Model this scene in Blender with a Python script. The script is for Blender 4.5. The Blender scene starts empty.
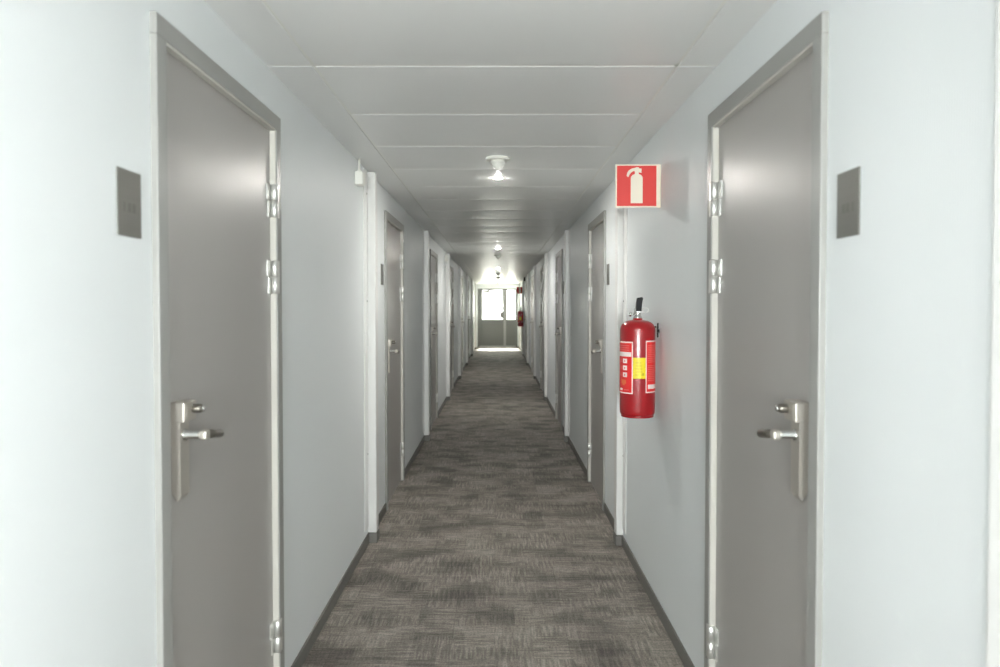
import bpy, bmesh, math, random
from mathutils import Vector, Matrix
random.seed(4)
SC = bpy.context.scene
COL = SC.collection
PI = math.pi

# ------------------------------------------------------------------ dimensions (metres)
CAM_H = 1.44
XL, XR = 0.795, 0.755          # wall planes left / right of the camera axis
H = 2.268                      # ceiling
Y0, Y1 = -4.2, 25.2            # corridor ends

# ------------------------------------------------------------------ materials
def mat(name, color, rough=0.5, metal=0.0, spec=0.5, **kw):
    m = bpy.data.materials.new(name); m.use_nodes = True
    b = m.node_tree.nodes['Principled BSDF']
    b.inputs['Base Color'].default_value = (*color, 1)
    b.inputs['Roughness'].default_value = rough
    b.inputs['Metallic'].default_value = metal
    b.inputs['Specular IOR Level'].default_value = spec
    for k, v in kw.items():
        b.inputs[k.replace('_', ' ')].default_value = v
    return m

def srgb(r, g, b):
    def f(c):
        c /= 255
        return c/12.92 if c <= 0.04045 else ((c+0.055)/1.055)**2.4
    return (f(r), f(g), f(b))

def noise_rough(m, scale, lo, hi, stretch=(1, 1, 1)):
    nt = m.node_tree; N = nt.nodes; L = nt.links; b = N['Principled BSDF']
    tc = N.new('ShaderNodeTexCoord'); mp = N.new('ShaderNodeMapping'); mp.inputs['Scale'].default_value = stretch
    no = N.new('ShaderNodeTexNoise'); no.inputs['Scale'].default_value = scale; no.inputs['Detail'].default_value = 4
    mr = N.new('ShaderNodeMapRange'); mr.inputs['To Min'].default_value = lo; mr.inputs['To Max'].default_value = hi
    L.new(tc.outputs['Object'], mp.inputs['Vector']); L.new(mp.outputs['Vector'], no.inputs['Vector'])
    L.new(no.outputs['Fac'], mr.inputs['Value']); L.new(mr.outputs['Result'], b.inputs['Roughness'])
    return m

def wall_material():
    m = mat('ribbed_wall_laminate', srgb(229, 231, 231), 0.45, spec=0.4)
    nt = m.node_tree; N = nt.nodes; L = nt.links; b = N['Principled BSDF']
    tc = N.new('ShaderNodeTexCoord'); sp = N.new('ShaderNodeSeparateXYZ')
    L.new(tc.outputs['Object'], sp.inputs[0])
    mu = N.new('ShaderNodeMath'); mu.operation = 'MULTIPLY'; mu.inputs[1].default_value = 2*PI/0.0065
    # slight waviness along the height so the ribs read as a woven, not a machined, surface
    L.new(sp.outputs['Y'], mu.inputs[0])
    no = N.new('ShaderNodeTexNoise'); no.inputs['Scale'].default_value = 3.0
    L.new(tc.outputs['Object'], no.inputs['Vector'])
    ad = N.new('ShaderNodeMath'); ad.operation = 'ADD'
    L.new(mu.outputs[0], ad.inputs[0]); L.new(no.outputs['Fac'], ad.inputs[1])
    si = N.new('ShaderNodeMath'); si.operation = 'SINE'; L.new(ad.outputs[0], si.inputs[0])
    bp = N.new('ShaderNodeBump'); bp.inputs['Strength'].default_value = 0.35; bp.inputs['Distance'].default_value = 0.0006
    L.new(si.outputs[0], bp.inputs['Height']); L.new(bp.outputs['Normal'], b.inputs['Normal'])
    mr = N.new('ShaderNodeMapRange'); mr.inputs['From Min'].default_value = -1
    mr.inputs['To Min'].default_value = 0.0; mr.inputs['To Max'].default_value = 1.0
    L.new(si.outputs[0], mr.inputs['Value'])
    mx = N.new('ShaderNodeMix'); mx.data_type = 'RGBA'
    mx.inputs[6].default_value = (*srgb(222, 227, 227), 1); mx.inputs[7].default_value = (*srgb(232, 235, 235), 1)
    L.new(mr.outputs['Result'], mx.inputs[0]); L.new(mx.outputs[2], b.inputs['Base Color'])
    return m

def carpet_material():
    m = mat('woven_carpet', srgb(110, 104, 96), 0.72, spec=0.30)
    nt = m.node_tree; N = nt.nodes; L = nt.links; b = N['Principled BSDF']
    tc = N.new('ShaderNodeTexCoord')
    def mapping(s, loc=(0, 0, 0)):
        mp = N.new('ShaderNodeMapping'); mp.inputs['Scale'].default_value = s; mp.inputs['Location'].default_value = loc
        L.new(tc.outputs['Object'], mp.inputs['Vector']); return mp.outputs['Vector']
    def noise(vec, scale=1.0, det=2.0, rough=0.5):
        n = N.new('ShaderNodeTexNoise'); n.inputs['Scale'].default_value = scale; n.inputs['Detail'].default_value = det
        n.inputs['Roughness'].default_value = rough; L.new(vec, n.inputs['Vector']); return n.outputs['Fac']
    def math_(op, a, c, clamp=False):
        n = N.new('ShaderNodeMath'); n.operation = op; n.use_clamp = clamp
        for i, v in enumerate((a, c)):
            if isinstance(v, (int, float)): n.inputs[i].default_value = v
            else: L.new(v, n.inputs[i])
        return n.outputs[0]
    def ramp(v, lo, hi, a=0.0, c=1.0):
        n = N.new('ShaderNodeMapRange'); n.inputs['From Min'].default_value = lo; n.inputs['From Max'].default_value = hi
        n.inputs['To Min'].default_value = a; n.inputs['To Max'].default_value = c; L.new(v, n.inputs['Value']); return n.outputs['Result']
    def cells(s, loc=(0, 0, 0)):
        # rectangular woven blocks: white noise on a snapped grid
        v = mapping(s, loc)
        fl = N.new('ShaderNodeVectorMath'); fl.operation = 'FLOOR'; L.new(v, fl.inputs[0])
        wn = N.new('ShaderNodeTexWhiteNoise'); wn.noise_dimensions = '3D'; L.new(fl.outputs[0], wn.inputs['Vector'])
        return wn.outputs['Value']
    # ragged-edged rectangles: broad noise sampled on snapped coordinates
    def blocky(s, nscale, loc):
        v = mapping(s, loc)
        fl = N.new('ShaderNodeVectorMath'); fl.operation = 'FLOOR'; L.new(v, fl.inputs[0])
        return noise(fl.outputs[0], nscale, 1.0)
    p1 = ramp(blocky((22, 30, 0.0), 0.17, (0.3, 0.2, 0)), 0.36, 0.64)
    p2 = ramp(blocky((9, 14, 0.0), 0.42, (7.3, 3.1, 4.0)), 0.36, 0.64)
    p3 = cells((2.0, 4.0, 0), (0.4, 0.4, 0))
    tone = math_('ADD', math_('MULTIPLY', p1, 0.50), math_('MULTIPLY', p2, 0.36))
    tone = math_('ADD', tone, math_('MULTIPLY', p3, 0.14))
    # threads both ways: bold slubs and a fine weave
    tx = ramp(noise(mapping((9, 85, 1)), 1.0, 3.0, 0.6), 0.44, 0.62)
    ty = ramp(noise(mapping((80, 7, 1)), 1.0, 3.0, 0.6), 0.44, 0.62)
    fx = ramp(noise(mapping((20, 260, 1)), 1.0, 2.0, 0.6), 0.45, 0.65)
    fy = ramp(noise(mapping((240, 16, 1)), 1.0, 2.0, 0.6), 0.45, 0.65)
    sel = ramp(cells((6, 10, 0), (3.1, 0.7, 2)), 0.3, 0.7)
    big = math_('ADD', math_('MULTIPLY', tx, sel), math_('MULTIPLY', ty, math_('SUBTRACT', 1.0, sel)))
    thr = math_('ADD', math_('MULTIPLY', big, 0.62), math_('MULTIPLY', math_('MAXIMUM', fx, fy), 0.38))
    dk = ramp(noise(mapping((120, 120, 1)), 1.0, 2.0), 0.35, 0.65)
    c1 = N.new('ShaderNodeMix'); c1.data_type = 'RGBA'
    c1.inputs[6].default_value = (*srgb(76, 71, 67), 1); c1.inputs[7].default_value = (*srgb(134, 128, 121), 1)
    L.new(tone, c1.inputs[0])
    c2 = N.new('ShaderNodeMix'); c2.data_type = 'RGBA'
    c2.inputs[7].default_value = (*srgb(204, 194, 181), 1)
    L.new(c1.outputs[2], c2.inputs[6])
    L.new(math_('MULTIPLY', thr, ramp(tone, 0.10, 0.7, 0.22, 0.60)), c2.inputs[0])
    c3 = N.new('ShaderNodeMix'); c3.data_type = 'RGBA'; c3.blend_type = 'MULTIPLY'
    c3.inputs[0].default_value = 1
    L.new(c2.outputs[2], c3.inputs[6])
    g = N.new('ShaderNodeCombineColor'); gv = ramp(dk, 0, 1, 0.72, 1.08)
    for i in range(3): L.new(gv, g.inputs[i])
    L.new(g.outputs[0], c3.inputs[7]); 
    # thin butt joints between the carpet tiles
    sp = N.new('ShaderNodeSeparateXYZ'); L.new(mapping((2.0, 2.0, 1), (0.4, 0.2, 0)), sp.inputs[0])
    jy = math_('LESS_THAN', math_('FRACT', sp.outputs['Y'], 0), 0.010)
    jx = math_('LESS_THAN', math_('FRACT', sp.outputs['X'], 0), 0.006)
    j = math_('MULTIPLY', math_('MAXIMUM', jx, jy), 0.30)
    c4 = N.new('ShaderNodeMix'); c4.data_type = 'RGBA'; c4.inputs[7].default_value = (*srgb(50, 46, 43), 1)
    L.new(c3.outputs[2], c4.inputs[6]); L.new(j, c4.inputs[0])
    L.new(c4.outputs[2], b.inputs['Base Color'])
    bp = N.new('ShaderNodeBump'); bp.inputs['Strength'].default_value = 0.4; bp.inputs['Distance'].default_value = 0.003
    L.new(math_('ADD', thr, dk), bp.inputs['Height']); L.new(bp.outputs['Normal'], b.inputs['Normal'])
    return m

def emit(name, color, strength):
    m = bpy.data.materials.new(name); m.use_nodes = True
    nt = m.node_tree; nt.nodes.clear()
    e = nt.nodes.new('ShaderNodeEmission'); e.inputs[0].default_value = (*color, 1); e.inputs[1].default_value = strength
    o = nt.nodes.new('ShaderNodeOutputMaterial'); nt.links.new(e.outputs[0], o.inputs[0]); return m

def pane_material():
    m = bpy.data.materials.new('window_glass'); m.use_nodes = True
    nt = m.node_tree; nt.nodes.clear()
    t = nt.nodes.new('ShaderNodeBsdfTransparent'); t.inputs[0].default_value = (0.95, 0.97, 0.96, 1)
    g = nt.nodes.new('ShaderNodeBsdfGlossy'); g.inputs['Roughness'].default_value = 0.02
    mx = nt.nodes.new('ShaderNodeMixShader'); fr = nt.nodes.new('ShaderNodeFresnel')
    o = nt.nodes.new('ShaderNodeOutputMaterial')
    mx.inputs[0].default_value = 0.06; nt.nodes.remove(fr); nt.links.new(t.outputs[0], mx.inputs[1])
    nt.links.new(g.outputs[0], mx.inputs[2]); nt.links.new(mx.outputs[0], o.inputs[0]); return m

M = {}
M['wall'] = wall_material()
M['carpet'] = carpet_material()
M['ceiling'] = noise_rough(mat('ceiling_panel_paint', srgb(231, 232, 230), 0.34, spec=0.28), 1.3, 0.31, 0.38, (1, 1, 1))
M['tbar'] = mat('ceiling_joint_strip', srgb(232, 232, 226), 0.4)
M['door'] = noise_rough(mat('grey_door_laminate', srgb(164, 161, 157), 0.38, spec=0.85), 2.0, 0.31, 0.37)
M['frame'] = mat('grey_frame_paint', srgb(154, 154, 150), 0.34)
M['seal'] = mat('ivory_rubber_seal', srgb(194, 192, 184), 0.5)
M['steel'] = noise_rough(mat('satin_steel', srgb(190, 185, 176), 0.3, metal=0.65), 30, 0.25, 0.4, (1, 1, 8))
M['chrome'] = mat('polished_chrome', srgb(215, 215, 212), 0.16, metal=1.0)
M['hinge'] = mat('hinge_steel', srgb(228, 228, 224), 0.34, metal=0.8)
M['grip'] = mat('dark_steel_grip', srgb(120, 116, 108), 0.35, metal=0.8)
M['black'] = mat('black_plastic', (0.008, 0.008, 0.009), 0.5, spec=0.25)
M['plate'] = noise_rough(mat('brushed_plate_steel', srgb(128, 127, 122), 0.4, metal=0.75), 4, 0.3, 0.5, (1, 1, 40))
M['etch'] = mat('etched_steel', srgb(118, 117, 112), 0.45, metal=0.75)
M['white'] = mat('white_plastic', srgb(232, 232, 224), 0.35)
M['trim'] = mat('white_corner_cover', srgb(222, 222, 219), 0.28, spec=0.55)
M['base'] = mat('grey_baseboard', srgb(112, 110, 105), 0.5)
M['red'] = mat('extinguisher_red_lacquer', srgb(158, 18, 26), 0.28, Coat_Weight=0.25)
M['signred'] = mat('sign_red', srgb(206, 44, 36), 0.45)
M['ivory'] = mat('sign_ivory', srgb(226, 217, 198), 0.5)
M['labelred'] = mat('label_red', srgb(224, 44, 44), 0.4)
M['labelwhite'] = mat('label_white', srgb(240, 226, 220), 0.45)
M['labelpink'] = mat('label_print', srgb(226, 110, 104), 0.45)
M['labelorange'] = mat('label_orange', srgb(226, 112, 60), 0.45)
M['yellow'] = mat('label_yellow', srgb(236, 214, 28), 0.45)
M['yellowdark'] = mat('label_yellow_print', srgb(196, 176, 26), 0.5)
M['exit'] = mat('grey_exit_door_paint', srgb(112, 113, 110), 0.4)
M['darkgap'] = mat('shadow_gap', (0.05, 0.05, 0.05), 0.8)
M['lens'] = emit('downlight_lens_glow', (1.0, 0.97, 0.92), 850.0)
M['glass'] = pane_material()
M['stone'] = mat('pale_concrete', srgb(200, 198, 190), 0.9)

# ------------------------------------------------------------------ mesh helpers
class MB:
    def __init__(self): self.bm = bmesh.new(); self.mats = []
    def mi(self, m):
        if m not in self.mats: self.mats.append(m)
        return self.mats.index(m)
    def _mark(self, faces, m, smooth=False):
        i = self.mi(m)
        for f in faces: f.material_index = i; f.smooth = smooth
    def box(self, x0, x1, y0, y1, z0, z1, m, bevel=0.0, seg=2):
        x0, x1 = min(x0, x1), max(x0, x1)
        y0, y1 = min(y0, y1), max(y0, y1)
        t = bmesh.new()
        bmesh.ops.create_cube(t, size=1)
        for v in t.verts:
            v.co = Vector(((x0+x1)/2+v.co.x*(x1-x0), (y0+y1)/2+v.co.y*(y1-y0), (z0+z1)/2+v.co.z*(z1-z0)))
        if bevel > 0:
            bmesh.ops.bevel(t, geom=t.edges[:], offset=bevel, segments=seg, profile=0.5, affect='EDGES')
        self.merge(t, m)
    def merge(self, t, m, smooth=False, matrix=None):
        if matrix is not None: bmesh.ops.transform(t, matrix=matrix, verts=t.verts)
        vm = {v: self.bm.verts.new(v.co) for v in t.verts}
        fs = []
        for f in t.faces:
            try: fs.append(self.bm.faces.new([vm[v] for v in f.verts]))
            except ValueError: pass
        self._mark(fs, m, smooth); t.free()
    def lathe(self, prof, c, m, axis='Z', seg=32, smooth=True):
        t = bmesh.new(); rings = []
        for r, h in prof:
            if r < 1e-6: rings.append([t.verts.new((0, 0, h))])
            else: rings.append([t.verts.new((r*math.cos(2*PI*k/seg), r*math.sin(2*PI*k/seg), h)) for k in range(seg)])
        for a, b in zip(rings, rings[1:]):
            if len(a) == 1 and len(b) == 1: continue
            for k in range(seg):
                k2 = (k+1) % seg
                if len(a) == 1: t.faces.new((a[0], b[k], b[k2]))
                elif len(b) == 1: t.faces.new((a[k], a[k2], b[0]))
                else: t.faces.new((a[k], a[k2], b[k2], b[k]))
        for e in (rings[0], rings[-1]):
            if len(e) > 1:
                try: t.faces.new(e)
                except ValueError: pass
        if axis == 'X': mt = Matrix.Rotation(PI/2, 4, 'Y')
        elif axis == '-X': mt = Matrix.Rotation(-PI/2, 4, 'Y')
        elif axis == '-Y': mt = Matrix.Rotation(PI/2, 4, 'X')
        elif axis == 'Y': mt = Matrix.Rotation(-PI/2, 4, 'X')
        else: mt = Matrix.Identity(4)
        self.merge(t, m, smooth, Matrix.Translation(Vector(c)) @ mt)
    def tube(self, pts, r, m, seg=12, radii=None):
        t = bmesh.new(); rings = []
        pts = [Vector(p) for p in pts]
        up = None
        for i, p in enumerate(pts):
            d = (pts[min(i+1, len(pts)-1)] - pts[max(i-1, 0)]).normalized()
            if up is None: up = Vector((0, 0, 1)) if abs(d.z) < 0.9 else Vector((1, 0, 0))
            a = d.cross(up).normalized(); b = d.cross(a).normalized(); up = -b if False else up
            rr = radii[i] if radii else r
            rings.append([t.verts.new(p + a*rr*math.cos(2*PI*k/seg) + b*rr*math.sin(2*PI*k/seg)) for k in range(seg)])
        for A, B in zip(rings, rings[1:]):
            for k in range(seg): t.faces.new((A[k], A[(k+1) % seg], B[(k+1) % seg], B[k]))
        t.faces.new(rings[0]); t.faces.new(rings[-1])
        self.merge(t, m, True)
    def prism(self, poly, y0, y1, m, plane='XZ'):
        t = bmesh.new()
        def P(a, b, h): return (a, h, b) if plane == 'XZ' else ((a, b, h) if plane == 'XY' else (h, a, b))
        A = [t.verts.new(P(a, b, y0)) for a, b in poly]; B = [t.verts.new(P(a, b, y1)) for a, b in poly]
        t.faces.new(A); t.faces.new(B[::-1])
        n = len(poly)
        for k in range(n): t.faces.new((A[k], A[(k+1) % n], B[(k+1) % n], B[k]))
        self.merge(t, m)
    def build(self, name, parent=None, smooth_angle=False):
        bmesh.ops.recalc_face_normals(self.bm, faces=self.bm.faces)
        me = bpy.data.meshes.new(name); self.bm.to_mesh(me); self.bm.free()
        for m in self.mats: me.materials.append(m)
        o = bpy.data.objects.new(name, me); COL.objects.link(o)
        if parent is not None: o.parent = parent
        if smooth_angle:
            for e in me.edges: pass
        return o

def props(o, label=None, cat=None, group=None, kind=None):
    if label: o['label'] = label
    if cat: o['category'] = cat
    if group: o['group'] = group
    if kind: o['kind'] = kind
    return o
def empty(name, loc, label, cat, group=None, kind=None):
    e = bpy.data.objects.new(name, None); COL.objects.link(e); e.location = loc; e.empty_display_size = 0.1
    return props(e, label, cat, group, kind)
def copy_tree(o, parent=None):
    c = o.copy(); COL.objects.link(c)
    if parent is not None: c.parent = parent
    for ch in list(o.children): copy_tree(ch, c)
    return c

# side helper: u = distance from the wall plane into the corridor
def SX(side): return -1 if side == 'left' else 1
def WX(side): return -XL if side == 'left' else XR

# ------------------------------------------------------------------ doors
PITCH = 3.25
DOOR_Y = [1.612] + [4.90 + PITCH*k for k in range(6)]
DW = {'left': 0.915, 'right': 0.872}
DH = 2.115
FW = 0.05      # face width of the frame
FP = 0.016     # how far the frame stands proud of the wall
LR = -0.006    # leaf face relative to the wall plane
ordinal = ['nearest', 'second', 'third', 'fourth', 'fifth', 'sixth', 'farthest']

def make_door(side, name):
    """local origin: wall plane, near edge of the frame, floor.  +y runs away from the camera"""
    s = SX(side); W = DW[side]
    u = lambda v: -s*v                     # local x of a point v metres into the corridor
    root = empty(name, (WX(side), 0, 0), 'x', 'door', 'grey doors along the corridor', 'structure')
    f = MB(); B = 0.075
    def fbox(y0, y1, z0, z1): f.box(u(-B), u(FP), y0, y1, z0, z1, M['frame'], 0.0025)
    fbox(0, FW, 0, DH-FW); fbox(W-FW, W, 0, DH-FW); fbox(0, W, DH-FW, DH)
    fr = f.build('door_frame', root)
    g = MB(); t = 0.003
    # ivory rubber seal lining the rebate on the hinge side and along the head
    g.box(u(LR-0.01), u(FP-0.003), W-FW-t-0.003, W-FW+0.0005, 0.01, DH-FW-0.001, M['seal'], 0.001, 1)
    g.box(u(LR-0.01), u(FP-0.003), FW+0.004, W-FW-0.001, DH-FW-t-0.004, DH-FW+0.0005, M['seal'], 0.001, 1)
    props(g.build('door_seal', fr), 'ivory seal strip lining the frame')
    l = MB(); l.box(u(LR-0.042), u(LR), FW+0.003, W-FW-0.008, 0.008, DH-FW-0.006, M['door'], 0.002)
    leaf = l.build('door_leaf', root)
    # hinges
    for zc in (1.812, 1.545, 0.265):
        h = MB(); yk = W-FW-0.006; k = 0.0115; uk = LR+0.015; hh = 0.058
        for a, b in ((zc-hh, zc-0.001), (zc+0.001, zc+hh)):
            h.lathe([(0, a), (k*0.8, a), (k, a+0.002), (k, b-0.002), (k*0.8, b), (0, b)], (u(uk), yk, 0), M['hinge'], seg=20)
        h.box(u(LR-0.001), u(LR+0.0035), yk-0.040, yk+0.002, zc+0.002, zc+hh, M['hinge'], 0.001, 1)
        h.box(u(LR-0.001), u(LR+0.0035), yk-0.026, yk+0.002, zc-hh, zc-0.002, M['hinge'], 0.001, 1)
        h.box(u(FP-0.001), u(FP+0.002), W-FW-0.004, W-FW+0.018, zc-hh, zc+hh, M['hinge'], 0.001, 1)
        props(h.build('hinge', root), 'bright steel hinge')
    # handle set on the near edge: upright plate, thicker reader head, lever
    p = MB(); y0 = 0.093; w = 0.048
    p.prism([(u(LR), 0.985), (u(LR+0.014), 0.962), (u(LR+0.024), 0.975), (u(LR+0.024), 1.162), (u(LR), 1.162)], y0, y0+w, M['steel'])
    hd = p.build('door_handle', root); props(hd, 'satin steel handle set with a thick head')
    q = MB(); q.box(u(LR), u(LR+0.036), y0-0.004, y0+w+0.018, 1.157, 1.206, M['steel'], 0.003)
    q.box(u(LR+0.036), u(LR+0.0372), y0+0.006, y0+w+0.008, 1.163, 1.200, M['steel'], 0.0005, 1)
    q.build('reader_head', hd)
    q = MB(); q.lathe([(0, 0), (0.010, 0), (0.0115, 0.003), (0.0115, 0.022), (0.009, 0.026), (0, 0.026)], (u(LR+0.034), y0+w-0.004, 1.186), M['grip'], axis='X' if -s > 0 else '-X', seg=20)
    q.lathe([(0.0075, 0), (0.0075, 0.004), (0.005, 0.005), (0, 0.005)], (u(LR+0.060), y0+w-0.004, 1.186), M['chrome'], axis='X' if -s > 0 else '-X', seg=20)
    q.build('thumb_turn', hd)
    q = MB(); zl = 1.123; yn = y0+w*0.5
    q.lathe([(0.015, 0), (0.015, 0.004), (0.0095, 0.005), (0.0095, 0.046), (0, 0.046)], (u(LR+0.024), yn, zl), M['chrome'], axis='X' if -s > 0 else '-X', seg=24)
    q.box(u(LR+0.062), u(LR+0.082), yn-0.011, yn+0.016, zl-0.0115, zl+0.0115, M['steel'], 0.005, 3)
    q.tube([(u(LR+0.072), yn+0.012, zl), (u(LR+0.073), yn+0.05, zl-0.006), (u(LR+0.072), yn+0.095, zl-0.014), (u(LR+0.068), yn+0.112, zl-0.017), (u(LR+0.066), yn+0.116, zl-0.018)],
           0.011, M['grip'], 16, [0.0105, 0.0112, 0.0112, 0.0100, 0.006])
    q.build('lever', hd)
    return root

n = 0
for side in ('left', 'right'):
    proto = None
    for k, y in enumerate(DOOR_Y):
        n += 1
        if proto is None: proto = o = make_door(side, 'door_%d' % n)
        else: o = copy_tree(proto)
        o.name = 'door_%d' % n
        o.location = (WX(side), y, 0)
        if k == 0: lab = 'large grey door closest to the camera on the %s wall, beside a steel room plate' % side
        elif k == 1 and side == 'left': lab = 'grey door just past the first white corner cover on the left wall'
        elif k == 1: lab = 'grey door just beyond the red fire extinguisher on the right wall'
        elif k == 6: lab = 'last grey door on the %s wall before the bright exit' % side
        else: lab = 'grey door on the %s wall, %s along that side from the camera' % (side, ordinal[k])
        o['label'] = lab

# ------------------------------------------------------------------ walls, baseboards
for side in ('left', 'right'):
    s = SX(side); x = WX(side); xo = x + s*0.12
    w = MB(); ys = Y0
    for y in DOOR_Y:
        w.box(x, xo, ys, y+0.012, 0, H+0.001, M['wall'])
        w.box(x, xo, y+0.012, y+DW[side]-0.012, DH-0.012, H+0.001, M['wall'])
        ys = y+DW[side]-0.012
    w.box(x, xo, ys, Y1, 0, H+0.001, M['wall'])
    props(w.build('wall_'+side), 'pale ribbed corridor wall on the %s side' % side, 'wall', kind='structure')
    b = MB(); ys = Y0; t = 0.009
    for y in DOOR_Y + [Y1+DW[side]]:
        y1 = y if y < Y1 else Y1
        b.box(x, x-s*t, ys, y1, 0, 0.062, M['base'], 0.0015, 1)
        ys = y+DW[side]
    props(b.build('baseboard_'+side), 'low grey baseboard along the %s wall' % side, 'baseboard', kind='structure')
# backing behind the doors so no gaps show
# ------------------------------------------------------------------ floor
f = MB(); f.box(-XL-0.12, XR+0.12, Y0, Y1, -0.05, 0, M['carpet'])
props(f.build('floor'), 'brown grey patchwork carpet running down the corridor', 'carpet', kind='structure')

# ------------------------------------------------------------------ corner covers at every module joint
COLY = {'left': [4.24-PITCH*1 - 0.05] + [4.24 + 3.245*k for k in range(7)], 'right': [0.935] + [4.19 + 3.25*k for k in range(7)]}
PR = {'left': 0.055, 'right': 0.043}
tn = 0
for side in ('left', 'right'):
    s = SX(side)
    for k, y in enumerate(COLY[side]):
        if side == 'left' and k == 0: continue
        if y + 0.09 > Y1: continue
        tn += 1
        root = empty('trim_%d' % tn, (WX(side), y, 0), 'x', 'trim', 'white corner covers at the wall joints', 'structure')
        root['label'] = ('white upright corner cover at the right edge of the picture' if (side == 'right' and k == 0) else
                         'white upright corner cover on the %s wall, beside door number %d from the camera' % (side, k+1) if k > 1 else
                         'white upright corner cover between the first two doors on the %s wall' % side)
        P = PR[side]; u = lambda v: -s*v
        c = MB(); c.box(u(-0.001), u(P), 0, 0.08, 0.062, H-0.012, M['trim'], 0.008, 3)
        c.build('cover_strip', root)
        if not (side == 'right' and k == 0):
            c = MB(); c.box(u(-0.001), u(0.006), -0.10, 0.002, 0.10, H-0.012, M['trim'], 0.002, 1)
            fl = c.build('flange', root)
        else: fl = root
        for z in (0.55, 1.475, 2.12):
            sc = MB()
            if fl is root: sc.lathe([(0, 0.0035), (0.004, 0.003), (0.0065, 0)], (u(P-0.0002), 0.05, z), M['chrome'], axis='X' if -s > 0 else '-X', seg=16)
            else: sc.lathe([(0, 0.005), (0.004, 0.0042), (0.0075, 0)], (u(0.0058), -0.02, z), M['chrome'], axis='X' if -s > 0 else '-X', seg=16)
            sc.build('screw', fl)
        c = MB(); c.box(u(0.0), u(P+0.004), -0.004, 0.084, 0, 0.062, M['base'], 0.003, 2)
        props(c.build('foot', root), 'grey foot piece')

# ------------------------------------------------------------------ ceiling
JL, JR = -0.633, 0.614
def bowed_panel(mb, x0, x1, y0, y1, sag=0.0035, n=10):
    t = bmesh.new(); prof = [(y0, H+0.004), (y0+0.0015, H+0.001)]
    for k in range(n+1):
        q = k/n; prof.append((y0+0.004+(y1-y0-0.008)*q, H - sag*(1-(2*q-1)**2)))
    prof += [(y1-0.0015, H+0.001), (y1, H+0.004), (y1, H+0.014), (y0, H+0.014)]
    A = [t.verts.new((x0, a, b)) for a, b in prof]; B = [t.verts.new((x1, a, b)) for a, b in prof]
    m_ = len(prof)
    for k in range(m_): t.faces.new((A[k], A[(k+1) % m_], B[(k+1) % m_], B[k]))
    t.faces.new(A); t.faces.new(B[::-1])
    mb.merge(t, M['ceiling'])
c = MB()
c.box(-XL-0.12, XR+0.12, Y0, Y1, H+0.012, H+0.05, M['tbar'])
g = 0.006; y = 2.425 - 0.6*12
rows = []
while y < Y1: rows.append(y); y += 0.6
rows = [max(Y0, rows[0])] + [r for r in rows[1:]] if rows[0] > Y0-0.6 else rows
seams = sorted(set([Y0] + [r for r in rows if r > Y0+0.05] + [Y1]))
for a, b in zip(seams, seams[1:]):
    bowed_panel(c, JL+g, JR-g, a+g, b-g)
sides = [Y0, -2.31, 2.425, 7.16, 11.9, 16.63, 21.37, Y1]
for a, b in zip(sides, sides[1:]):
    c.box(-XL-0.02, JL-g, a+g, b-g, H, H+0.014, M['ceiling'], 0.004, 2)
    c.box(JR+g, XR+0.02, a+g, b-g, H, H+0.014, M['ceiling'], 0.004, 2)
# pale joint strips lying nearly flush in the gaps
for a in seams[1:-1]: c.box(JL, JR, a-g, a+g, H+0.0015, H+0.013, M['tbar'])
for a in sides[1:-1]:
    c.box(-XL, JL, a-g, a+g, H+0.0015, H+0.013, M['tbar']); c.box(JR, XR, a-g, a+g, H+0.0015, H+0.013, M['tbar'])
c.box(JL-g, JL+g, Y0, Y1, H+0.0015, H+0.013, M['tbar']); c.box(JR-g, JR+g, Y0, Y1, H+0.0015, H+0.013, M['tbar'])
props(c.build('ceiling'), 'glossy off-white panelled corridor ceiling', 'ceiling', kind='structure')

# ------------------------------------------------------------------ ceiling lamps and detectors
def downlight():
    r = empty('ceiling_downlight', (0, 0, H), 'x', 'ceiling lamp', 'small round ceiling lamps')
    m = MB(); m.lathe([(0.029, 0.001), (0.042, 0.001), (0.042, -0.002), (0.039, -0.004), (0.031, -0.005), (0.029, 0.001)], (0, 0, 0), M['white'], seg=40)
    m.build('bezel', r)
    m = MB(); m.lathe([(0.030, -0.001), (0.029, -0.004), (0.022, -0.007), (0.010, -0.009), (0, -0.010)], (0, 0, 0), M['lens'], seg=40)
    props(m.build('lens', r), 'glowing lens')
    return r
LY = [-0.75, 4.50, 9.85, 15.0]
LLAB = ['small round ceiling lamp behind the camera', 'small round glowing ceiling lamp just past the nearest smoke detector',
        'small round glowing ceiling lamp, second down the corridor', 'small round glowing ceiling lamp, third down the corridor',
        ]
d0 = downlight()
for i, (y, lab) in enumerate(zip(LY, LLAB)):
    o = d0 if i == 0 else copy_tree(d0)
    o.location = (0.0, y, H); o['label'] = lab

def detector():
    r = empty('smoke_detector', (0, 0, H), 'x', 'smoke detector', 'smoke detectors on the ceiling')
    m = MB(); m.lathe([(0, 0), (0.068, 0), (0.068, -0.010), (0.062, -0.017), (0.045, -0.019), (0, -0.019)], (0, 0, 0), M['white'], seg=40)
    m.build('base', r)
    m = MB(); m.lathe([(0.040, -0.018), (0.042, -0.032), (0.038, -0.036), (0.034, -0.038), (0.036, -0.042), (0.030, -0.048), (0.026, -0.052), (0.016, -0.060), (0.013, -0.066), (0, -0.068)], (0, 0, 0), M['white'], seg=40)
    hd = m.build('sensor_head', r)
    return r
DY = [(3.90, 'white smoke detector in front of the nearest ceiling lamp'), (11.2, 'pale smoke detector just past the second glowing ceiling lamp'),
      (17.0, 'smoke detector just past the third glowing ceiling lamp'), (19.4, 'smoke detector silhouetted in the middle of three before the exit'),
      (23.2, 'smoke detector silhouetted closest to the exit doors')]
q0 = detector()
for i, (y, lab) in enumerate(DY):
    o = q0 if i == 0 else copy_tree(q0)
    o.location = (0.0, y, H); o['label'] = lab

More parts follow.
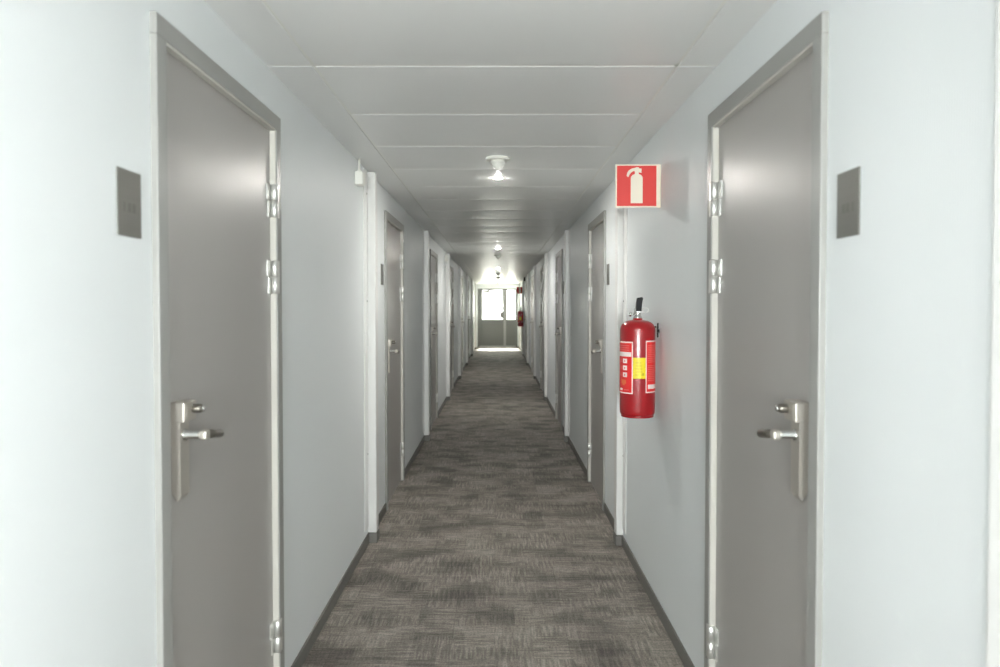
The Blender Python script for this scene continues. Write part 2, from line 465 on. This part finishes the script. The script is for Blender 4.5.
# ------------------------------------------------------------------ room number plates
def room_plate(side):
    s = SX(side)
    m = MB(); m.box(0, -s*0.004, 0, 0.095, 0, 0.142, M['plate'], 0.001, 1)
    o = m.build('room_sign')
    e = MB()  # faint engraved line of figures, too soft to read
    for i, w in enumerate((0.006, 0.012, 0.012)):
        yy = 0.022 + i*0.018
        e.box(-s*0.0035, -s*0.0043, yy, yy+w, 0.052, 0.072, M['etch'])
    e.build('engraving', o)
    props(o, 'x', 'door plate', 'steel room plates beside the doors')
    return o
for side in ('left', 'right'):
    p0 = room_plate(side)
    for k, y in enumerate(DOOR_Y[:5]):
        o = p0 if k == 0 else copy_tree(p0)
        o.location = (WX(side), y-0.149, 1.591)
        o['label'] = ('steel room plate on the bright %s wall closest to the camera' % side if k == 0 else
                      'small steel room plate beside the %s door along the %s wall' % (ordinal[k], side))

# ------------------------------------------------------------------ white junction box with its cable
def junction(y, z, label):
    m = MB(); m.box(0, 0.045, -0.0375, 0.0375, 0, 0.075, M['white'], 0.006, 3)
    o = m.build('junction_box'); o.location = (-XL, y, z)
    m = MB(); m.tube([(0.020, 0, 0.074), (0.020, 0, 0.11), (0.020, 0, H-z)], 0.0065, M['white'], 12); m.build('cable_conduit', o)
    m = MB(); m.lathe([(0.011, 0), (0.011, 0.012), (0.008, 0.016)], (0.020, 0, 0.074), M['white'], seg=16); m.build('cable_gland', o)
    m = MB(); m.box(0.045, 0.0475, -0.030, 0.030, 0.008, 0.067, M['white'], 0.001, 1); m.build('cover', o)
    props(o, label, 'junction box', 'white junction boxes on the left wall')
junction(3.93, 2.118, 'small white junction box high on the left wall with a cable up to the ceiling')
junction(10.45, 2.118, 'tiny white junction box high on the left wall far down the corridor')

# small dark box in the far right ceiling corner
m = MB(); m.box(-0.055, 0, -0.04, 0.04, -0.115, 0, M['black'], 0.006, 2)
o = m.build('wall_box'); o.location = (XR, 19.2, H-0.012)
m = MB(); m.lathe([(0, 0.004), (0.014, 0.002), (0.016, 0)], (-0.028, -0.040, -0.05), M['black'], axis='-Y', seg=20); m.build('lens', o)
props(o, 'small dark box in the top corner of the right wall near the exit', 'wall box')

# ------------------------------------------------------------------ fire extinguisher sign (stands out from the wall)
def fire_sign():
    # origin at the wall; panel faces the camera (-Y)
    S = 0.200; z0 = -S/2; x1 = -0.0135; x0 = x1-S+0.003
    root = empty('fire_extinguisher_sign', (XR, 0, 0), 'x', 'sign', 'red fire extinguisher signs')
    m = MB(); m.box(x0, x1, 0, 0.003, z0, z0+S, M['ivory'], 0.0008, 1)
    m.build('panel', root)
    m = MB(); m.box(-0.003, 0.0, 0.0, 0.03, z0, z0+S, M['ivory'], 0.0006, 1); m.box(x1-0.001, -0.0005, 0, 0.003, z0, z0+S, M['ivory'])
    m.build('mounting_flange', root)
    b = 0.007
    m = MB(); m.box(x0+b, x1-b, -0.0008, 0.0005, z0+b, z0+S-b, M['signred'])
    m.build('red_field', root)
    # pictogram, drawn in a 0..1 square (x right, y up)
    def T(p): return (x0 + p[0]*(x1-x0), z0 + p[1]*S)
    body = [(0.36, 0.10), (0.64, 0.10), (0.64, 0.68)]
    for k in range(1, 8):
        a = k/8*PI; body.append((0.5+0.14*math.cos(a), 0.68+0.10*math.sin(a)))
    body.append((0.36, 0.68))
    m = MB()
    m.prism([T(p) for p in body], -0.0018, -0.0004, M['ivory'])
    m.prism([T(p) for p in [(0.455, 0.75), (0.545, 0.75), (0.545, 0.86), (0.455, 0.86)]], -0.0018, -0.0004, M['ivory'])
    m.prism([T(p) for p in [(0.43, 0.84), (0.61, 0.80), (0.61, 0.90), (0.56, 0.90), (0.54, 0.93), (0.49, 0.93), (0.43, 0.90)]], -0.00185, -0.0004, M['ivory'])
    outer = [(0.46, 0.915), (0.38, 0.90), (0.31, 0.855), (0.275, 0.80), (0.26, 0.73)]
    inner = [(0.305, 0.70), (0.325, 0.75), (0.36, 0.80), (0.405, 0.835), (0.46, 0.845)]
    for i in range(4):
        m.prism([T(outer[i]), T(outer[i+1]), T(inner[3-i]), T(inner[4-i])], -0.00175, -0.0004, M['ivory'])
    m.build('pictogram', root)
    return root
s0 = fire_sign(); s0.location = (XR, 3.26, 2.001)
s0['label'] = 'red square fire extinguisher sign above the near extinguisher on the right wall'
s1 = copy_tree(s0); s1.location = (XR, 20.6, 1.93)
s1['label'] = 'tiny red fire extinguisher sign far off beside the bright exit doors'

# ------------------------------------------------------------------ fire extinguisher
def extinguisher():
    root = empty('fire_extinguisher', (0, 0, 0), 'x', 'fire extinguisher', 'red fire extinguishers on the right wall')
    R = 0.0815; top = 0.397
    prof = [(0, 0.012), (R*0.80, 0.010), (R*0.84, 0.0), (R*0.93, 0.0), (R*0.985, 0.010), (R, 0.026), (R, top)]
    for k in range(1, 10):
        a = k/10*PI/2
        prof.append((0.022 + (R-0.022)*math.cos(a)**0.85, top + 0.046*math.sin(a)))
    prof += [(0.022, top+0.048), (0.022, top+0.054), (0.018, top+0.056), (0, top+0.056)]
    m = MB(); m.lathe(prof, (0, 0, 0), M['red'], seg=64); body = m.build('cylinder_body', root)
    m = MB(); m.lathe([(R*0.78, 0.006), (R*0.86, -0.008), (R*0.93, -0.008), (R*0.90, 0.006)], (0, 0, 0), M['red'], seg=48)
    m.build('base_ring', root)
    # curved label patches: angle 0 faces the camera (-Y), positive towards the wall (+X)
    def patch(mb, a0, a1, z0, z1, m, lift):
        nseg = max(2, int(abs(a1-a0)/4)); r = R+lift
        t = bmesh.new(); cols = []
        for k in range(nseg+1):
            a = math.radians(a0+(a1-a0)*k/nseg)
            cols.append((t.verts.new((r*math.sin(a), -r*math.cos(a), z0)), t.verts.new((r*math.sin(a), -r*math.cos(a), z1)),
                         t.verts.new(((r-lift-0.0004)*math.sin(a), -(r-lift-0.0004)*math.cos(a), z0)), t.verts.new(((r-lift-0.0004)*math.sin(a), -(r-lift-0.0004)*math.cos(a), z1))))
        for A, B in zip(cols, cols[1:]):
            t.faces.new((A[0], B[0], B[1], A[1])); t.faces.new((A[1], B[1], B[3], A[3])); t.faces.new((A[2], A[3], B[3], B[2])); t.faces.new((A[0], A[2], B[2], B[0]))
        t.faces.new((cols[0][0], cols[0][1], cols[0][3], cols[0][2])); t.faces.new((cols[-1][0], cols[-1][2], cols[-1][3], cols[-1][1]))
        mb.merge(t, m, False)
    TX = 8.0   # the whole print is turned with the body; camera sees it from slightly left of -Y
    # left information label
    m = MB(); a0, a1, z0, z1 = -100, -26, 0.105, 0.345
    patch(m, a0, a1, z0, z1, M['labelwhite'], 0.0006)
    patch(m, a0+3, a1-3.5, z0+0.005, z1-0.006, M['labelred'], 0.0010)
    patch(m, a0+6, a1-5, 0.276, 0.297, M['labelwhite'], 0.0013)
    for z in (0.304, 0.314, 0.324): patch(m, a0+10, a1-12, z, z+0.004, M['labelpink'], 0.0013)
    for z in (0.245, 0.213, 0.181):
        patch(m, -64, -46, z, z+0.021, M['labelwhite'], 0.0013)
        patch(m, -58, -53, z+0.006, z+0.014, M['labelpink'], 0.0016)
    patch(m, -72, -50, 0.150, 0.168, M['labelorange'], 0.0013); patch(m, -66, -56, 0.143, 0.152, M['labelorange'], 0.00135)
    patch(m, -84, -66, 0.118, 0.128, M['labelwhite'], 0.0013)
    patch(m, -60, -40, 0.120, 0.124, M['labelpink'], 0.0013)
    for i, z in enumerate((0.250, 0.218, 0.186)): patch(m, -88, -68, z, z+0.004, M['labelpink'], 0.0013); patch(m, -86, -70, z+0.009, z+0.012, M['labelpink'], 0.0013)
    props(m.build('instruction_label', body), 'red label with white border and pictograms')
    # right label
    m = MB(); a0, a1, z0, z1 = 16, 98, 0.110, 0.350
    patch(m, a0, a1, z0, z1, M['labelwhite'], 0.0006)
    patch(m, a0+3, a1-3, z0+0.005, z1-0.006, M['labelred'], 0.0010)
    for k in range(20):
        z = 0.165 + k*0.0085
        if k in (9,): continue
        patch(m, a0+7, a1-10-random.random()*16, z, z+0.0036, M['labelpink'], 0.0013)
    patch(m, a0+8, a1-14, 0.128, 0.148, M['labelwhite'], 0.0013)
    props(m.build('text_label', body), 'red label filled with small print')
    m = MB(); patch(m, -25.5, 15.5, 0.176, 0.272, M['yellow'], 0.0008)
    for k in range(5):
        z = 0.192 + k*0.014
        patch(m, -18+3*(k % 2), 8-2*k, z, z+0.0022, M['yellowdark'], 0.0011)
    patch(m, 4, 10, 0.190, 0.202, M['yellowdark'], 0.0012)
    props(m.build('inspection_sticker', body), 'yellow sticker')
    # valve, levers, gauge, pin
    zt = top+0.052
    m = MB(); m.lathe([(0.020, zt), (0.020, zt+0.010), (0.015, zt+0.014), (0.014, zt+0.030), (0.017, zt+0.036), (0.015, zt+0.050), (0, zt+0.052)], (0, 0, 0), M['chrome'], seg=28)
    m.box(-0.012, 0.014, -0.020, 0.030, zt+0.026, zt+0.050, M['chrome'], 0.004, 2)
    v = m.build('valve', root); props(v, 'chrome valve')
    m = MB()  # squeeze lever standing up, tilted
    m.prism([(-0.012, zt+0.036), (0.014, zt+0.036), (0.016, zt+0.070), (0.021, zt+0.096), (0.017, zt+0.102), (-0.006, zt+0.098), (-0.010, zt+0.070)], -0.022, -0.004, M['black'])
    m.prism([(-0.009, zt+0.040), (0.014, zt+0.040), (0.018, zt+0.062), (0.000, zt+0.064)], -0.004, 0.030, M['black'])
    props(m.build('lever', v), 'black lever')
    m = MB(); m.lathe([(0.005, 0), (0.005, 0.016), (0.011, 0.017), (0.011, 0.025), (0.009, 0.027), (0, 0.027)], (-0.014, -0.004, zt+0.022), M['chrome'], axis='-X', seg=20)
    m.build('pressure_gauge', v)
    m = MB(); pts = [(0.012+0.022+0.016*math.cos(a), -0.006, zt+0.040+0.011*math.sin(a)) for a in [2*PI*k/20 for k in range(21)]]
    m.tube(pts, 0.0016, M['hinge'], 8); m.tube([(0.010, -0.006, zt+0.034), (0.020, -0.006, zt+0.038)], 0.002, M['hinge'], 8)
    m.build('safety_pin', v)
    # hose tucked behind the cylinder
    m = MB(); m.tube([(0.008, 0.020, zt+0.030), (0.010, 0.055, zt+0.028), (0.012, 0.088, zt+0.005), (0.012, 0.100, zt-0.05), (0.010, 0.100, 0.25), (0.008, 0.098, 0.12)], 0.0095, M['black'], 14)
    m.build('hose', root)
    # wall hanger
    m = MB(); xw = 0.1005
    m.box(xw-0.0025, xw, 0.0, 0.040, 0.36, 0.42, M['hinge'], 0.001, 1)
    m.box(xw-0.011, xw-0.004, -0.012, -0.004, 0.362, 0.430, M['black'], 0.002, 1)
    m.box(xw-0.010, xw, -0.010, 0.002, 0.385, 0.400, M['black'], 0.001, 1)
    m.box(0.015, xw-0.001, 0.040, 0.052, top+0.010, top+0.016, M['black'], 0.001, 1)
    m.box(xw-0.003, xw, 0.02, 0.050, 0.38, top+0.020, M['hinge'], 0.001, 1)
    m.build('wall_bracket', root)
    return root
e0 = extinguisher(); e0.location = (XR-0.1005, 3.28, 0.935); e0.rotation_euler = (0, 0, 0)
e0['label'] = 'red fire extinguisher with a yellow sticker hanging on the right wall'
e1 = copy_tree(e0); e1.location = (XR-0.1005, 20.4, 0.88)
e1['label'] = 'tiny dark red fire extinguisher far off beside the bright exit doors'

# ------------------------------------------------------------------ glazed exit door units (far end, and an unseen one added behind the camera)
def exit_unit(name, y, label, facing):
    root = empty(name, (0, y, 0), label, 'door', None, 'structure')
    Z0, Z1 = 0.0, 2.10; G0, G1 = 0.99, 2.045
    d = MB()   # outer frame with the mullion
    d.box(-0.73, -0.66, 0, 0.07, Z0, Z1, M['exit'], 0.004); d.box(0.645, 0.70, 0, 0.07, Z0, Z1, M['exit'], 0.004)
    d.box(-0.66, 0.645, 0, 0.07, Z1-0.045, Z1, M['exit'], 0.004); d.box(0.200, 0.290, 0, 0.07, Z0, Z1-0.045, M['frame'], 0.004)
    d.box(-0.66, 0.645, 0, 0.07, 0, 0.05, M['frame'], 0.004)
    d.build('door_frame', root)
    def leaf(x0, x1, gx0, gx1, nm, planks):
        l = MB()
        l.box(x0, gx0, 0.012, 0.058, 0.045, Z1-0.04, M['exit'], 0.0); l.box(gx1, x1, 0.012, 0.058, 0.045, Z1-0.04, M['exit'], 0.0)
        l.box(gx0, gx1, 0.012, 0.058, G1, Z1-0.04, M['exit'], 0.0); l.box(gx0, gx1, 0.012, 0.058, 0.045, G0, M['exit'], 0.003)
        for i in range(planks):
            w = (gx1-gx0)/planks
            l.box(gx0+i*w+0.004, gx0+(i+1)*w-0.004, 0.006, 0.014, 0.10, G0-0.05, M['exit'], 0.002, 1)
        l.box(gx0-0.01, gx1+0.01, 0.006, 0.014, G0-0.025, G0, M['frame'], 0.002, 1)
        o = l.build(nm, root)
        p = MB(); p.box(gx0-0.003, gx1+0.003, 0.030, 0.036, G0-0.003, G1+0.003, M['glass']); p.build('glass_pane', o)
        return o
    a = leaf(-0.665, 0.205, -0.562, 0.165, 'door_leaf', 1)
    leaf(0.285, 0.650, 0.320, 0.622, 'sidelight', 4)
    m = MB(); m.box(0.080, 0.118, -0.006, 0.012, 1.06, 1.24, M['grip'], 0.004); m.tube([(0.099, 0.0, 1.15), (0.099, -0.045, 1.15), (0.09, -0.055, 1.15), (0.0, -0.055, 1.148)], 0.010, M['grip'], 12)
    m.box(0.080, 0.185, 0.008, 0.016, 1.04, 1.26, M['exit'], 0.002, 1)
    m.build('door_handle', a)
    m = MB(); m.box(-0.54, -0.30, -0.05, 0.012, 1.96, 2.035, M['grip'], 0.006); m.tube([(-0.40, -0.03, 2.03), (-0.18, -0.10, 2.045), (0.0, -0.01, 2.06)], 0.008, M['grip'], 10)
    props(m.build('door_closer', a), 'dark closer arm')
    root.scale = (1, facing, 1)
    return root
exit_unit('door_15', Y1, 'grey glazed exit door with sidelight at the bright far end', 1)
ent = copy_tree(bpy.data.objects['door_15']); ent.name = 'door_16'; ent.location = (0, Y0, 0); ent.scale = (1, -1, 1)  # added out of view so light can enter from the rear
ent['label'] = 'unseen grey glazed door added behind the camera to let light in'

for nm, y, sgn in (('wall_end', Y1, 1), ('wall_rear', Y0, -1)):
    w = MB(); a, b = y, y + sgn*0.12
    w.box(-XL-0.12, -0.73, a, b, 0, H+0.05, M['wall']); w.box(0.70, XR+0.12, a, b, 0, H+0.05, M['wall'])
    w.box(-0.73, 0.70, a, b, 2.10, H+0.05, M['wall'])
    props(w.build(nm), 'white wall around the glazed doors at the corridor %s' % ('far end' if sgn > 0 else 'rear'), 'wall', kind='structure')
g = MB()
g.box(-8, 8, Y1+0.12, Y1+14, -0.15, -0.05, M['stone']); g.box(-8, 8, Y0-14, Y0-0.12, -0.15, -0.05, M['stone'])
props(g.build('ground'), 'pale paved ground outside the glazed doors', 'ground', kind='structure')

# ------------------------------------------------------------------ light
W = bpy.data.worlds.new('World'); SC.world = W; W.use_nodes = True
bg = W.node_tree.nodes['Background']; bg.inputs[0].default_value = (1.0, 0.985, 0.94, 1); bg.inputs[1].default_value = 4.0

def area(name, loc, rot, sx, sy, power, color, spread=PI):
    l = bpy.data.lights.new(name, 'AREA'); l.shape = 'RECTANGLE'; l.size = sx; l.size_y = sy; l.energy = power; l.color = color; l.spread = spread
    o = bpy.data.objects.new(name, l); COL.objects.link(o); o.location = loc; o.rotation_euler = rot
    return o
# daylight through the far glazing, and an added fill behind the rear glazing
area('daylight_far', (-0.0, Y1+0.35, 1.75), (math.radians(-90-28), 0, 0), 1.35, 1.2, 17, (1.0, 0.96, 0.85))
area('rear_fill', (-0.0, Y0-0.35, 1.05), (math.radians(112), 0, 0), 1.35, 1.2, 380, (0.97, 0.975, 1.0))  # added source, brightens the near walls and ceiling
sun = bpy.data.lights.new('sun', 'SUN'); sun.energy = 40; sun.angle = math.radians(12); sun.color = (1.0, 0.95, 0.86)
so = bpy.data.objects.new('sun', sun); COL.objects.link(so); so.rotation_euler = (math.radians(-46), 0, 0)
# the photographer's small bare-bulb flash, held below the lens
fl = bpy.data.lights.new('camera_flash', 'POINT'); fl.shadow_soft_size = 0.05; fl.energy = 17; fl.color = (0.99, 0.985, 1.0)
fo = bpy.data.objects.new('camera_flash', fl); COL.objects.link(fo); fo.location = (0.0, -0.12, 1.22)

# ------------------------------------------------------------------ camera
cd = bpy.data.cameras.new('camera'); cam = bpy.data.objects.new('camera', cd); COL.objects.link(cam)
FPX = 700.0
cd.sensor_width = 36; cd.lens = FPX/1000*36
pitch = math.radians(1.34)
cam.location = (0, 0, CAM_H); cam.rotation_euler = (PI/2 - pitch, 0, 0)
cd.shift_x = 0.002; cd.shift_y = -0.0102
cd.clip_start = 0.05; cd.clip_end = 200
cd.dof.use_dof = True; cd.dof.focus_distance = 4.2; cd.dof.aperture_fstop = 2.8
SC.camera = cam

vs = SC.view_settings
vs.view_transform = 'Standard'; vs.look = 'None'; vs.gamma = 1; vs.exposure = 1.13
vs.use_curve_mapping = False
